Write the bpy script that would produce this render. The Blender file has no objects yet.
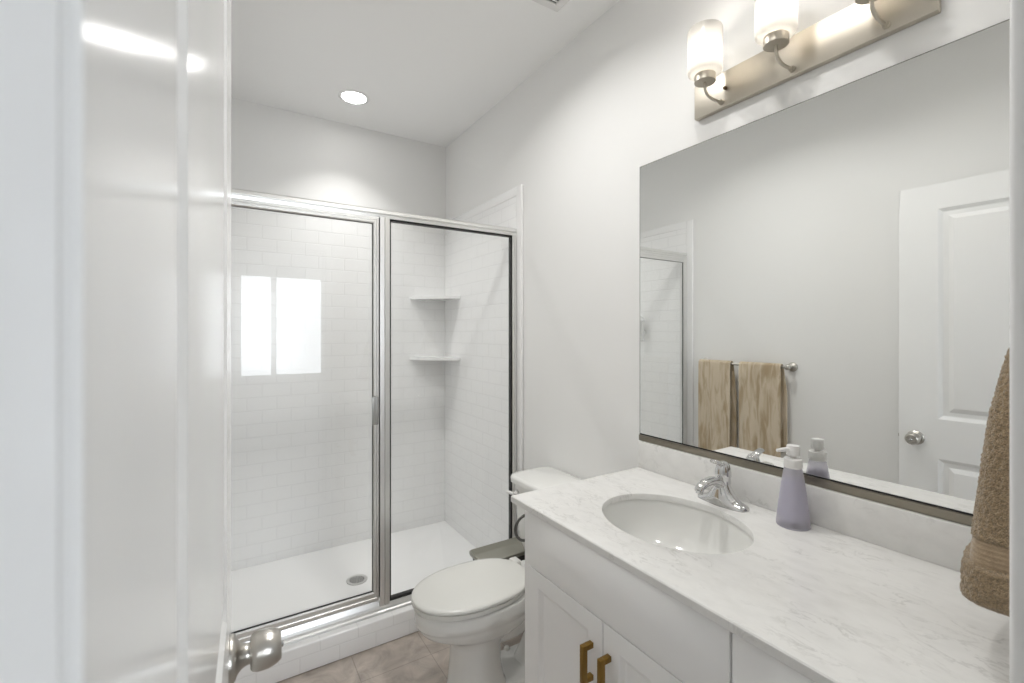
import bpy, bmesh, math, random
from mathutils import Vector, Matrix, noise
R = math.radians
sc = bpy.context.scene
COL = sc.collection
random.seed(7)

# ------------------------------------------------------------------ camera
H = 1.405
cam_data = bpy.data.cameras.new('camera')
cam = bpy.data.objects.new('camera', cam_data); COL.objects.link(cam)
cam_data.sensor_fit = 'HORIZONTAL'; cam_data.sensor_width = 36.0
cam_data.lens = 457.95 / 1024 * 36.0
cam_data.shift_x = (512 - 516.955) / 1024
cam_data.shift_y = -(341.5 - 332.61) / 1024
cam_data.clip_start = 0.02; cam_data.clip_end = 100
cam.location = (0, 0, H)
cam.rotation_euler = (R(90), 0, -R(32.3665))
cam_data.dof.use_dof = True; cam_data.dof.focus_distance = 1.9; cam_data.dof.aperture_fstop = 7.1
sc.camera = cam

# ------------------------------------------------------------------ world, exposure
w = bpy.data.worlds.new('sky'); sc.world = w; w.use_nodes = True
bg = w.node_tree.nodes['Background']
bg.inputs['Color'].default_value = (0.86, 0.92, 1.0, 1); bg.inputs['Strength'].default_value = 3.2
sc.view_settings.view_transform = 'Standard'; sc.view_settings.look = 'None'
sc.view_settings.gamma = 1.0; sc.view_settings.use_curve_mapping = False
sc.view_settings.exposure = 0.62
sc.cycles.use_denoising = True
sc.cycles.max_bounces = 14; sc.cycles.diffuse_bounces = 8; sc.cycles.glossy_bounces = 8
sc.cycles.transmission_bounces = 10; sc.cycles.transparent_max_bounces = 24
sc.cycles.sample_clamp_indirect = 6.0
sc.cycles.caustics_reflective = True; sc.cycles.caustics_refractive = False

def area_light(name, loc, rot, sx, sy, watts, color=(1, 1, 1), shape='RECTANGLE', spread=None):
    l = bpy.data.lights.new(name, 'AREA'); l.shape = shape; l.size = sx
    if shape in ('RECTANGLE', 'ELLIPSE'): l.size_y = sy
    l.energy = watts; l.color = color
    if spread: l.spread = spread
    o = bpy.data.objects.new(name, l); COL.objects.link(o); o.location = loc; o.rotation_euler = rot
    return o
BED_Y = -2.3
# daylight coming in at the bedroom window behind the camera
area_light('window_daylight', (0.62, BED_Y - 0.22, 1.5), (R(-90), 0, R(180)), 1.7, 1.5, 24, (0.94, 0.965, 1.0))
BULB = 27.0     # strength of the vanity bulbs
CAN = 14.0       # glow of the downlight lenses

# ------------------------------------------------------------------ materials
def mat(name, color=(0.8, 0.8, 0.8), rough=0.5, metal=0.0, **kw):
    m = bpy.data.materials.new(name); m.use_nodes = True
    b = m.node_tree.nodes['Principled BSDF']
    b.inputs['Base Color'].default_value = (*color, 1)
    b.inputs['Roughness'].default_value = rough; b.inputs['Metallic'].default_value = metal
    for k, v in kw.items(): b.inputs[k.replace('_', ' ')].default_value = v
    return m
def nd(m, t, **kw):
    n = m.node_tree.nodes.new(t)
    for k, v in kw.items(): setattr(n, k, v)
    return n
def lk(m, a, b): m.node_tree.links.new(a, b)
def pb(m): return m.node_tree.nodes['Principled BSDF']
def bump_noise(m, scale, strength, dist=0.002, detail=3, coord='Object', stretch=(1, 1, 1)):
    tc = nd(m, 'ShaderNodeTexCoord'); mp = nd(m, 'ShaderNodeMapping'); mp.inputs['Scale'].default_value = stretch
    n = nd(m, 'ShaderNodeTexNoise'); n.inputs['Scale'].default_value = scale; n.inputs['Detail'].default_value = detail
    bm_ = nd(m, 'ShaderNodeBump'); bm_.inputs['Strength'].default_value = strength; bm_.inputs['Distance'].default_value = dist
    lk(m, tc.outputs[coord], mp.inputs['Vector']); lk(m, mp.outputs['Vector'], n.inputs['Vector'])
    lk(m, n.outputs['Fac'], bm_.inputs['Height']); lk(m, bm_.outputs['Normal'], pb(m).inputs['Normal'])
    return n
M = {}
M['paint'] = mat('wall_paint', (0.82, 0.82, 0.812), 0.42, Specular_IOR_Level=0.25); bump_noise(M['paint'], 160, 0.06, 0.001)
M['ceil'] = mat('ceiling_paint', (0.90, 0.90, 0.895), 0.7); bump_noise(M['ceil'], 160, 0.06, 0.001)
M['trim'] = mat('trim_paint', (0.86, 0.86, 0.86), 0.22)
M['door'] = mat('door_paint', (0.87, 0.87, 0.865), 0.17, Specular_IOR_Level=0.35)
M['cab'] = mat('cabinet_paint', (0.90, 0.90, 0.90), 0.32)
M['gap'] = mat('cabinet_gap', (0.30, 0.30, 0.29), 0.6)
M['acrylic'] = mat('white_acrylic', (0.87, 0.87, 0.87), 0.16)
M['porcelain'] = mat('porcelain', (0.80, 0.80, 0.78), 0.07)
M['seat'] = mat('seat_plastic', (0.72, 0.72, 0.69), 0.16)
M['sink'] = mat('sink_porcelain', (0.76, 0.76, 0.74), 0.08)
M['chrome'] = mat('chrome', (0.70, 0.70, 0.70), 0.06, 1.0)
M['alu'] = mat('satin_chrome', (0.80, 0.80, 0.79), 0.34, 1.0)
M['pull'] = mat('satin_pull', (0.42, 0.42, 0.41), 0.42, 1.0)
M['nickel'] = mat('brushed_nickel', (0.56, 0.52, 0.45), 0.40, 1.0)
bump_noise(M['nickel'], 220, 0.05, 0.0006, 2, stretch=(1, 0.05, 1))
M['knob'] = mat('satin_nickel_knob', (0.52, 0.50, 0.465), 0.30, 1.0)
M['brass'] = mat('aged_brass', (0.27, 0.165, 0.045), 0.38, 1.0)
M['channel'] = mat('mirror_channel_metal', (0.29, 0.265, 0.22), 0.42, 1.0)
M['black'] = mat('black_gasket', (0.012, 0.012, 0.012), 0.5)
M['mirror'] = mat('mirror_silver', (0.90, 0.91, 0.90), 0.0, 1.0)
M['bin'] = mat('olive_plastic', (0.27, 0.265, 0.225), 0.3)
M['bindark'] = mat('bin_body_dark', (0.03, 0.026, 0.02), 0.5)  # near-black bin body, much darker than the olive rim
M['whiteplastic'] = mat('white_plastic', (0.80, 0.79, 0.78), 0.25)
M['slot'] = mat('dark_slot', (0.02, 0.018, 0.015), 0.7)
M['carpet'] = mat('carpet', (0.42, 0.38, 0.33), 0.95); bump_noise(M['carpet'], 300, 0.6, 0.004)

def m_quartz():
    m = mat('white_quartz', (0.7, 0.7, 0.7), 0.16)
    tc = nd(m, 'ShaderNodeTexCoord'); mp = nd(m, 'ShaderNodeMapping')
    mp.inputs['Rotation'].default_value = (0.3, 0.2, 0.75); mp.inputs['Scale'].default_value = (1.7, 0.8, 1.0)
    lk(m, tc.outputs['Object'], mp.inputs['Vector'])
    def noise_(sc_, det, dis):
        n = nd(m, 'ShaderNodeTexNoise'); n.inputs['Scale'].default_value = sc_; n.inputs['Detail'].default_value = det
        n.inputs['Distortion'].default_value = dis; n.inputs['Roughness'].default_value = 0.6
        lk(m, mp.outputs['Vector'], n.inputs['Vector']); return n
    def math_(op, a, b=None, clamp=False):
        n = nd(m, 'ShaderNodeMath', operation=op); n.use_clamp = clamp
        for i, v in enumerate((a, b)):
            if v is None: continue
            if isinstance(v, (int, float)): n.inputs[i].default_value = v
            else: lk(m, v, n.inputs[i])
        return n.outputs[0]
    a = noise_(17, 8, 0.55); msk = noise_(6.5, 3, 0.4); cl = noise_(20, 4, 0.2)
    d = math_('ABSOLUTE', math_('SUBTRACT', a.outputs['Fac'], 0.5))
    vein = math_('SUBTRACT', 1.0, math_('DIVIDE', d, 0.03), True)
    gate = math_('MULTIPLY', math_('SUBTRACT', msk.outputs['Fac'], 0.46), 6.5, True)
    v1 = math_('MULTIPLY', vein, gate, True)
    c = math_('MULTIPLY', math_('SUBTRACT', cl.outputs['Fac'], 0.42), 1.4, True)
    f = math_('ADD', math_('MULTIPLY', v1, 0.5), math_('MULTIPLY', c, 0.42), True)
    mix = nd(m, 'ShaderNodeMix', data_type='RGBA')
    mix.inputs[6].default_value = (0.765, 0.760, 0.745, 1); mix.inputs[7].default_value = (0.46, 0.455, 0.44, 1)
    lk(m, f, mix.inputs[0]); lk(m, mix.outputs[2], pb(m).inputs['Base Color'])
    return m
M['quartz'] = m_quartz()

def m_brick(name, base, mortar, bw, bh, msize, rough, axes, bump, offset=0.5, org=(0, 0), smooth=0.25, mottle=0.0):
    """brick pattern on a flat panel; axes picks the two object axes of the panel"""
    m = mat(name, base, rough)
    tc = nd(m, 'ShaderNodeTexCoord'); sp = nd(m, 'ShaderNodeSeparateXYZ'); cb = nd(m, 'ShaderNodeCombineXYZ')
    lk(m, tc.outputs['Object'], sp.inputs[0])
    for i, ax in enumerate(axes):
        ad = nd(m, 'ShaderNodeMath', operation='SUBTRACT'); ad.inputs[1].default_value = org[i]
        lk(m, sp.outputs['XYZ'.index(ax)], ad.inputs[0]); lk(m, ad.outputs[0], cb.inputs[i])
    b = nd(m, 'ShaderNodeTexBrick'); b.offset = offset; b.squash = 1.0
    b.inputs['Scale'].default_value = 1.0; b.inputs['Mortar Size'].default_value = msize; b.inputs['Mortar Smooth'].default_value = smooth
    b.inputs['Brick Width'].default_value = bw; b.inputs['Row Height'].default_value = bh; b.inputs['Bias'].default_value = 0.0
    b.inputs['Color1'].default_value = (*base, 1); b.inputs['Color2'].default_value = (*[k * (1 - 0.06 * mottle) for k in base], 1)
    b.inputs['Mortar'].default_value = (*mortar, 1)
    lk(m, cb.outputs[0], b.inputs['Vector'])
    col = b.outputs['Color']
    if mottle:
        n = nd(m, 'ShaderNodeTexNoise'); n.inputs['Scale'].default_value = 9; n.inputs['Detail'].default_value = 9; n.inputs['Roughness'].default_value = 0.62; n.inputs['Distortion'].default_value = 0.8
        lk(m, tc.outputs['Object'], n.inputs['Vector'])
        rp = nd(m, 'ShaderNodeMapRange'); rp.inputs['From Min'].default_value = 0.3; rp.inputs['From Max'].default_value = 0.7
        rp.inputs['To Min'].default_value = 1 - 0.34 * mottle; rp.inputs['To Max'].default_value = 1 + 0.22 * mottle
        lk(m, n.outputs['Fac'], rp.inputs['Value'])
        mx = nd(m, 'ShaderNodeMix', data_type='RGBA', blend_type='MULTIPLY'); mx.inputs[0].default_value = 1
        lk(m, col, mx.inputs[6]); lk(m, rp.outputs[0], mx.inputs[7]); col = mx.outputs[2]
    lk(m, col, pb(m).inputs['Base Color'])
    inv = nd(m, 'ShaderNodeMath', operation='SUBTRACT'); inv.inputs[0].default_value = 1.0
    lk(m, b.outputs['Fac'], inv.inputs[1])
    bp = nd(m, 'ShaderNodeBump'); bp.inputs['Strength'].default_value = bump; bp.inputs['Distance'].default_value = 0.003
    lk(m, inv.outputs[0], bp.inputs['Height']); lk(m, bp.outputs['Normal'], pb(m).inputs['Normal'])
    return m
TW, TH = 0.155, 0.078
ACR, MOR = (0.88, 0.88, 0.88), (0.83, 0.83, 0.83)
M['tile_back'] = m_brick('acrylic_tile_back', ACR, MOR, TW, TH, 0.0028, 0.14, 'XZ', 0.45, org=(0.02, 0.01))
M['tile_side'] = m_brick('acrylic_tile_side', ACR, MOR, TW, TH, 0.0028, 0.14, 'YZ', 0.45, org=(0.03, 0.01))
M['tile_curb'] = m_brick('acrylic_tile_curb', ACR, MOR, TW, 0.0705, 0.0028, 0.14, 'XZ', 0.45, org=(0.02, 0.0))
M['floor'] = m_brick('taupe_floor_tile', (0.455, 0.40, 0.355), (0.33, 0.29, 0.255), 0.298, 0.298, 0.0022, 0.42, 'XY', 0.35, offset=0.0, org=(0.457, 1.89), mottle=1.0)

def m_glass(name, tint=(0.988, 0.992, 0.99), boost=1.0):
    m = bpy.data.materials.new(name); m.use_nodes = True; t = m.node_tree; t.nodes.remove(pb(m))
    out = [n for n in t.nodes if n.type == 'OUTPUT_MATERIAL'][0]
    tr = nd(m, 'ShaderNodeBsdfTransparent'); tr.inputs[0].default_value = (*tint, 1)
    gl = nd(m, 'ShaderNodeBsdfGlossy'); gl.inputs['Roughness'].default_value = 0.0
    lw = nd(m, 'ShaderNodeFresnel'); lw.inputs['IOR'].default_value = 1.5
    ge = nd(m, 'ShaderNodeNewGeometry')
    inv = nd(m, 'ShaderNodeMath', operation='SUBTRACT'); inv.inputs[0].default_value = 1; lk(m, ge.outputs['Backfacing'], inv.inputs[1])
    mu = nd(m, 'ShaderNodeMath', operation='MULTIPLY'); lk(m, lw.outputs[0], mu.inputs[0]); lk(m, inv.outputs[0], mu.inputs[1])
    m2 = nd(m, 'ShaderNodeMath', operation='MULTIPLY'); m2.use_clamp = True; m2.inputs[1].default_value = boost; lk(m, mu.outputs[0], m2.inputs[0])
    mx = nd(m, 'ShaderNodeMixShader'); lk(m, m2.outputs[0], mx.inputs[0]); lk(m, tr.outputs[0], mx.inputs[1]); lk(m, gl.outputs[0], mx.inputs[2])
    lk(m, mx.outputs[0], out.inputs['Surface'])
    return m
M['glass'] = m_glass('shower_glass', boost=1.25)
M['pane'] = m_glass('window_glass')

def m_mix(name, parts):
    """mix of simple shaders: list of (factor, node)"""
    m = bpy.data.materials.new(name); m.use_nodes = True; t = m.node_tree; t.nodes.remove(pb(m))
    out = [n for n in t.nodes if n.type == 'OUTPUT_MATERIAL'][0]
    prev = None
    for fac, ty, col, rough in parts:
        n = nd(m, ty); n.inputs['Color'].default_value = (*col, 1)
        if rough is not None and 'Roughness' in n.inputs: n.inputs['Roughness'].default_value = rough
        if prev is None: prev = n.outputs[0]
        else:
            mx = nd(m, 'ShaderNodeMixShader'); mx.inputs[0].default_value = fac
            lk(m, prev, mx.inputs[1]); lk(m, n.outputs[0], mx.inputs[2]); prev = mx.outputs[0]
    lk(m, prev, out.inputs['Surface'])
    return m
M['shade'] = m_mix('frosted_opal_glass', [(0, 'ShaderNodeBsdfTranslucent', (0.36, 0.356, 0.345), None),
                                          (0.25, 'ShaderNodeBsdfDiffuse', (0.92, 0.91, 0.89), None),
                                          (0.03, 'ShaderNodeBsdfTransparent', (1, 1, 1), None),
                                          (0.05, 'ShaderNodeBsdfGlossy', (1, 1, 1), 0.15)])
M['bottle'] = m_mix('frosted_bottle', [(0, 'ShaderNodeBsdfTransparent', (0.92, 0.91, 0.95), None),
                                       (0.28, 'ShaderNodeBsdfTranslucent', (0.86, 0.85, 0.90), None),
                                       (0.17, 'ShaderNodeBsdfDiffuse', (0.80, 0.79, 0.82), None),
                                       (0.05, 'ShaderNodeBsdfGlossy', (1, 1, 1), 0.12)])
M['soap'] = mat('lavender_soap', (0.46, 0.445, 0.53), 0.3)
def m_emit(name, col, s):
    m = bpy.data.materials.new(name); m.use_nodes = True
    b = pb(m); b.inputs['Base Color'].default_value = (0.9, 0.9, 0.9, 1)
    b.inputs['Emission Color'].default_value = (*col, 1); b.inputs['Emission Strength'].default_value = s
    return m
M['bulb'] = m_emit('bulb_glow', (1.0, 0.93, 0.84), BULB)
M['lens'] = m_emit('downlight_lens', (1.0, 0.985, 0.96), CAN)

def m_towel(name, col, dark, scale, stretch, bump, streak):
    m = mat(name, col, 0.95, 0.0)
    pb(m).inputs['Sheen Weight'].default_value = 0.35; pb(m).inputs['Sheen Roughness'].default_value = 0.5
    tc = nd(m, 'ShaderNodeTexCoord'); mp = nd(m, 'ShaderNodeMapping'); mp.inputs['Scale'].default_value = stretch
    lk(m, tc.outputs['Object'], mp.inputs['Vector'])
    n = nd(m, 'ShaderNodeTexNoise'); n.inputs['Scale'].default_value = streak; n.inputs['Detail'].default_value = 5; n.inputs['Distortion'].default_value = 0.6
    lk(m, mp.outputs['Vector'], n.inputs['Vector'])
    rp = nd(m, 'ShaderNodeMapRange'); rp.inputs['From Min'].default_value = 0.36; rp.inputs['From Max'].default_value = 0.58
    lk(m, n.outputs['Fac'], rp.inputs['Value'])
    mx = nd(m, 'ShaderNodeMix', data_type='RGBA'); mx.inputs[6].default_value = (*dark, 1); mx.inputs[7].default_value = (*col, 1)
    lk(m, rp.outputs[0], mx.inputs[0]); lk(m, mx.outputs[2], pb(m).inputs['Base Color'])
    n2 = nd(m, 'ShaderNodeTexNoise'); n2.inputs['Scale'].default_value = scale; n2.inputs['Detail'].default_value = 4
    lk(m, tc.outputs['Object'], n2.inputs['Vector'])
    bp = nd(m, 'ShaderNodeBump'); bp.inputs['Strength'].default_value = bump; bp.inputs['Distance'].default_value = 0.004
    lk(m, n2.outputs['Fac'], bp.inputs['Height']); lk(m, bp.outputs['Normal'], pb(m).inputs['Normal'])
    return m
M['plush'] = m_towel('plush_beige', (0.60, 0.51, 0.385), (0.40, 0.305, 0.19), 260, (5, 5, 0.9), 0.7, 6)
M['terry'] = m_towel('terry_tan', (0.39, 0.285, 0.168), (0.20, 0.145, 0.085), 520, (1, 1, 1), 1.0, 330)
M['terryband'] = m_towel('terry_band', (0.36, 0.27, 0.175), (0.30, 0.22, 0.14), 500, (1, 1, 1), 0.3, 160)

# ------------------------------------------------------------------ mesh helpers
def link(name, bm, m, parent=None, sharp=35, loc=None):
    me = bpy.data.meshes.new(name)
    bmesh.ops.recalc_face_normals(bm, faces=bm.faces)
    bm.to_mesh(me); bm.free()
    for p in me.polygons: p.use_smooth = True
    me.set_sharp_from_angle(angle=R(sharp))
    for k in (m if isinstance(m, (list, tuple)) else [m]): me.materials.append(k)
    o = bpy.data.objects.new(name, me); COL.objects.link(o)
    if parent: o.parent = parent
    if loc: o.location = loc
    return o
def empty(name, loc, label=None, cat=None, group=None):
    o = bpy.data.objects.new(name, None); COL.objects.link(o); o.location = loc; o.empty_display_size = 0.05
    if label: o['label'] = label
    if cat: o['category'] = cat
    if group: o['group'] = group
    return o
def struct(o): o['kind'] = 'structure'; return o
def tagged(o, label, cat, group=None):
    o['label'] = label; o['category'] = cat
    if group: o['group'] = group
    return o
def box(bm, x0, x1, y0, y1, z0, z1, bev=0.0, seg=2, mi=0):
    r = bmesh.ops.create_cube(bm, size=1.0)
    vs = r['verts']
    for v in vs: v.co = Vector((x0 + (v.co.x + .5) * (x1 - x0), y0 + (v.co.y + .5) * (y1 - y0), z0 + (v.co.z + .5) * (z1 - z0)))
    fs = list({f for v in vs for f in v.link_faces})
    for f in fs: f.material_index = mi
    if bev > 0:
        es = list({e for v in vs for e in v.link_edges})
        bmesh.ops.bevel(bm, geom=es, offset=bev, segments=seg, affect='EDGES', profile=0.5)
def B(*a, **k):
    bm = bmesh.new(); box(bm, *a, **k); return bm
def lathe(bm, prof, center=(0, 0, 0), axis='Z', n=48, mi=0, cap=True):
    """prof: list of (r, h)"""
    rings = []
    def P(r, h, a):
        c, s = math.cos(a) * r, math.sin(a) * r
        q = {'Z': (c, s, h), 'X': (h, c, s), 'Y': (s, h, c)}[axis]
        return Vector(q) + Vector(center)
    for r, h in prof:
        if r < 1e-6: rings.append([bm.verts.new(P(0, h, 0))])
        else: rings.append([bm.verts.new(P(r, h, 2 * math.pi * i / n)) for i in range(n)])
    for a, b in zip(rings, rings[1:]):
        for i in range(n):
            j = (i + 1) % n
            if len(a) == 1 and len(b) == 1: continue
            if len(a) == 1: f = bm.faces.new((a[0], b[i], b[j]))
            elif len(b) == 1: f = bm.faces.new((a[i], b[0], a[j]))
            else: f = bm.faces.new((a[i], b[i], b[j], a[j]))
            f.material_index = mi
    if cap:
        for rg in (rings[0], rings[-1]):
            if len(rg) > 2: bm.faces.new(rg).material_index = mi
def L(prof, center=(0, 0, 0), axis='Z', n=48, cap=True):
    bm = bmesh.new(); lathe(bm, prof, center, axis, n, 0, cap); return bm
def loft(bm, rings, close=True, cap=True, mi=0):
    vr = [[bm.verts.new(Vector(p)) for p in r] for r in rings]
    n = len(vr[0])
    for a, b in zip(vr, vr[1:]):
        for i in range(n if close else n - 1):
            j = (i + 1) % n
            bm.faces.new((a[i], b[i], b[j], a[j])).material_index = mi
    if cap and close:
        bm.faces.new(vr[0]).material_index = mi; bm.faces.new(vr[-1]).material_index = mi
    return vr
def catmull(pts, k):
    pts = [Vector(p) for p in pts]; out = []
    for i in range(len(pts) - 1):
        p0 = pts[max(i - 1, 0)]; p1 = pts[i]; p2 = pts[i + 1]; p3 = pts[min(i + 2, len(pts) - 1)]
        for j in range(k):
            t = j / k
            out.append(0.5 * ((2 * p1) + (p2 - p0) * t + (2 * p0 - 5 * p1 + 4 * p2 - p3) * t * t + (3 * p1 - p0 - 3 * p2 + p3) * t ** 3))
    out.append(pts[-1]); return out
def tube(bm, pts, rad, n=16, up=(0, 0, 1), squash=1.0, mi=0, smooth=0):
    """rad: number or list; squash scales the section along 'up'"""
    pts = [Vector(p) for p in pts]
    if not isinstance(rad, (list, tuple)): rad = [rad] * len(pts)
    rads = list(rad)
    if smooth:
        q = catmull([(p.x, p.y, p.z) for p in pts], smooth)
        rr = []
        for i in range(len(rads) - 1):
            for j in range(smooth): rr.append(rads[i] + (rads[i + 1] - rads[i]) * j / smooth)
        rr.append(rads[-1]); pts, rads = q, rr
    rings = []; ref = Vector(up)
    for i, p in enumerate(pts):
        t = (pts[min(i + 1, len(pts) - 1)] - pts[max(i - 1, 0)]).normalized()
        s = t.cross(ref)
        if s.length < 1e-4: s = t.cross(Vector((1, 0.1, 0)))
        s.normalize(); u = s.cross(t).normalized()
        rings.append([p + s * math.cos(2 * math.pi * k / n) * rads[i] + u * math.sin(2 * math.pi * k / n) * rads[i] * squash for k in range(n)])
    loft(bm, rings, mi=mi)
def T(pts, rad, **k):
    bm = bmesh.new(); tube(bm, pts, rad, **k); return bm
def prism(bm, outline, z0, z1, bev=0.0, seg=2, mi=0):
    """vertical prism over an xy outline"""
    a = [bm.verts.new((x, y, z0)) for x, y in outline]; b = [bm.verts.new((x, y, z1)) for x, y in outline]
    n = len(a); fs = [bm.faces.new(a), bm.faces.new(b)]
    for i in range(n): fs.append(bm.faces.new((a[i], a[(i + 1) % n], b[(i + 1) % n], b[i])))
    for f in fs: f.material_index = mi
    if bev:
        es = [e for e in {e for f in fs[:2] for e in f.edges}]
        bmesh.ops.bevel(bm, geom=es, offset=bev, segments=seg, affect='EDGES', profile=0.5)
def rrect(x0, x1, y0, y1, r, k=6):
    out = []
    for cx, cy, a0 in ((x1 - r, y1 - r, 0), (x0 + r, y1 - r, 90), (x0 + r, y0 + r, 180), (x1 - r, y0 + r, 270)):
        for i in range(k + 1):
            a = R(a0 + 90 * i / k); out.append((cx + r * math.cos(a), cy + r * math.sin(a)))
    return out
def smoothmod(o, lv=2):
    s = o.modifiers.new('smooth', 'SUBSURF'); s.levels = lv; s.render_levels = lv; return o

# ------------------------------------------------------------------ the room
XR, XL, YB, YN, ZC = 1.35, -0.10, 3.10, 0.115, 2.757
YW0 = 0.0                                           # bedroom side of the door wall
DX0, DX1, DZ = -0.066, 0.70, 2.085                  # door opening
struct(link('floor', B(XL - 0.1, XR + 0.1, YW0, YB + 0.1, -0.1, 0.0), M['floor']))
struct(link('floor_bedroom', B(-2.0, 3.0, BED_Y - 0.1, YW0, -0.1, -0.002), M['carpet']))
struct(link('ceiling', B(-2.1, 3.1, BED_Y - 0.1, YB + 0.1, ZC, ZC + 0.1), M['ceil']))
struct(link('wall_right', B(XR, XR + 0.1, YN - 0.01, YB + 0.1, 0, ZC), M['paint']))
struct(link('wall_left', B(XL - 0.1, XL, YN - 0.01, YB + 0.1, 0, ZC), M['paint']))
struct(link('wall_back', B(XL, XR, YB, YB + 0.1, 0, ZC), M['paint']))
bm = bmesh.new()
box(bm, -2.0, DX0 - 0.018, YW0, YN, 0, ZC); box(bm, DX1 + 0.018, 3.0, YW0, YN, 0, ZC); box(bm, DX0 - 0.018, DX1 + 0.018, YW0, YN, DZ + 0.018, ZC)
struct(link('wall_near', bm, M['paint']))
struct(link('wall_bedroom_left', B(-2.1, -2.0, BED_Y - 0.1, YN, 0, ZC), M['paint']))
struct(link('wall_bedroom_right', B(3.0, 3.1, BED_Y - 0.1, YN, 0, ZC), M['paint']))
# bedroom window
WX0, WX1, WZ0, WZ1 = 0.10, 1.115, 0.82, 2.16
bm = bmesh.new()
box(bm, -2.0, WX0, BED_Y - 0.12, BED_Y, 0, ZC); box(bm, WX1, 3.0, BED_Y - 0.12, BED_Y, 0, ZC)
box(bm, WX0, WX1, BED_Y - 0.12, BED_Y, 0, WZ0); box(bm, WX0, WX1, BED_Y - 0.12, BED_Y, WZ1, ZC)
struct(link('wall_bedroom_window', bm, M['paint']))
wroot = struct(empty('window_1', ((WX0 + WX1) / 2, BED_Y - 0.06, WZ0)))
def child(name, bm, m, parent, **k):
    """mesh built in world coordinates, parented and kept in place"""
    o = link(name, bm, m, None, **k); o.parent = parent
    o.matrix_parent_inverse = Matrix.Translation(-Vector(parent.location)) if parent.type == 'EMPTY' and not parent.parent else Matrix.Identity(4)
    return o
bm = bmesh.new()
MUL0, MUL1 = 0.475, 0.535
for a, b in ((WX0, WX0 + 0.05), (WX1 - 0.05, WX1), (MUL0, MUL1)): box(bm, a, b, BED_Y - 0.09, BED_Y - 0.03, WZ0, WZ1, 0.004)
for a, b in ((WZ0, WZ0 + 0.05), (WZ1 - 0.05, WZ1)): box(bm, WX0, WX1, BED_Y - 0.085, BED_Y - 0.035, a, b, 0.004)
child('window_frame', bm, M['trim'], wroot)
child('window_sill', B(WX0 - 0.03, WX1 + 0.03, BED_Y - 0.03, BED_Y + 0.03, WZ0 - 0.03, WZ0, 0.005), M['trim'], wroot)
for a, b in ((WX0 + 0.05, MUL0), (MUL1, WX1 - 0.05)):
    child('pane', B(a, b, BED_Y - 0.063, BED_Y - 0.057, WZ0 + 0.05, WZ1 - 0.05), M['pane'], wroot)

# door lining, casing and stop
bm = bmesh.new()
box(bm, DX1, DX1 + 0.018, YW0 - 0.001, YN + 0.001, 0, DZ + 0.018); box(bm, DX0 - 0.018, DX0, YW0 - 0.001, YN + 0.001, 0, DZ + 0.018); box(bm, DX0, DX1, YW0 - 0.001, YN + 0.001, DZ, DZ + 0.018)
box(bm, DX1 - 0.011, DX1, 0.03, 0.072, 0, DZ, 0.002); box(bm, DX0, DX0 + 0.011, 0.03, 0.072, 0, DZ, 0.002); box(bm, DX0, DX1, 0.03, 0.072, DZ - 0.011, DZ, 0.002)
struct(link('trim_1', bm, M['trim']))
bm = bmesh.new()
box(bm, DX1 + 0.001, DX1 + 0.055, YN, YN + 0.0165, 0, DZ + 0.06, 0.005, 3); box(bm, XL + 0.002, DX0 - 0.001, YN, YN + 0.012, 0, DZ + 0.06, 0.003); box(bm, DX0 - 0.001, DX1 + 0.001, YN, YN + 0.0165, DZ + 0.005, DZ + 0.06, 0.005, 3)
struct(link('trim_2', bm, M['trim']))
struct(link('baseboard_right', B(XR - 0.013, XR, 1.215, 2.06, 0, 0.09, 0.004), M['trim']))
struct(link('baseboard_left', B(XL, XL + 0.013, 0.14, 2.06, 0, 0.09, 0.004), M['trim']))

# ------------------------------------------------------------------ the door (open, almost against the left wall)
DW, DTK, DHT = 0.737, 0.035, 2.066
droot = struct(empty('door_1', (-0.0244, 0.121, 0.006)))
slope = math.atan2(0.0058 + 0.0244, 0.857 - 0.121)
droot.rotation_euler = (0, 0, -slope)
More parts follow.
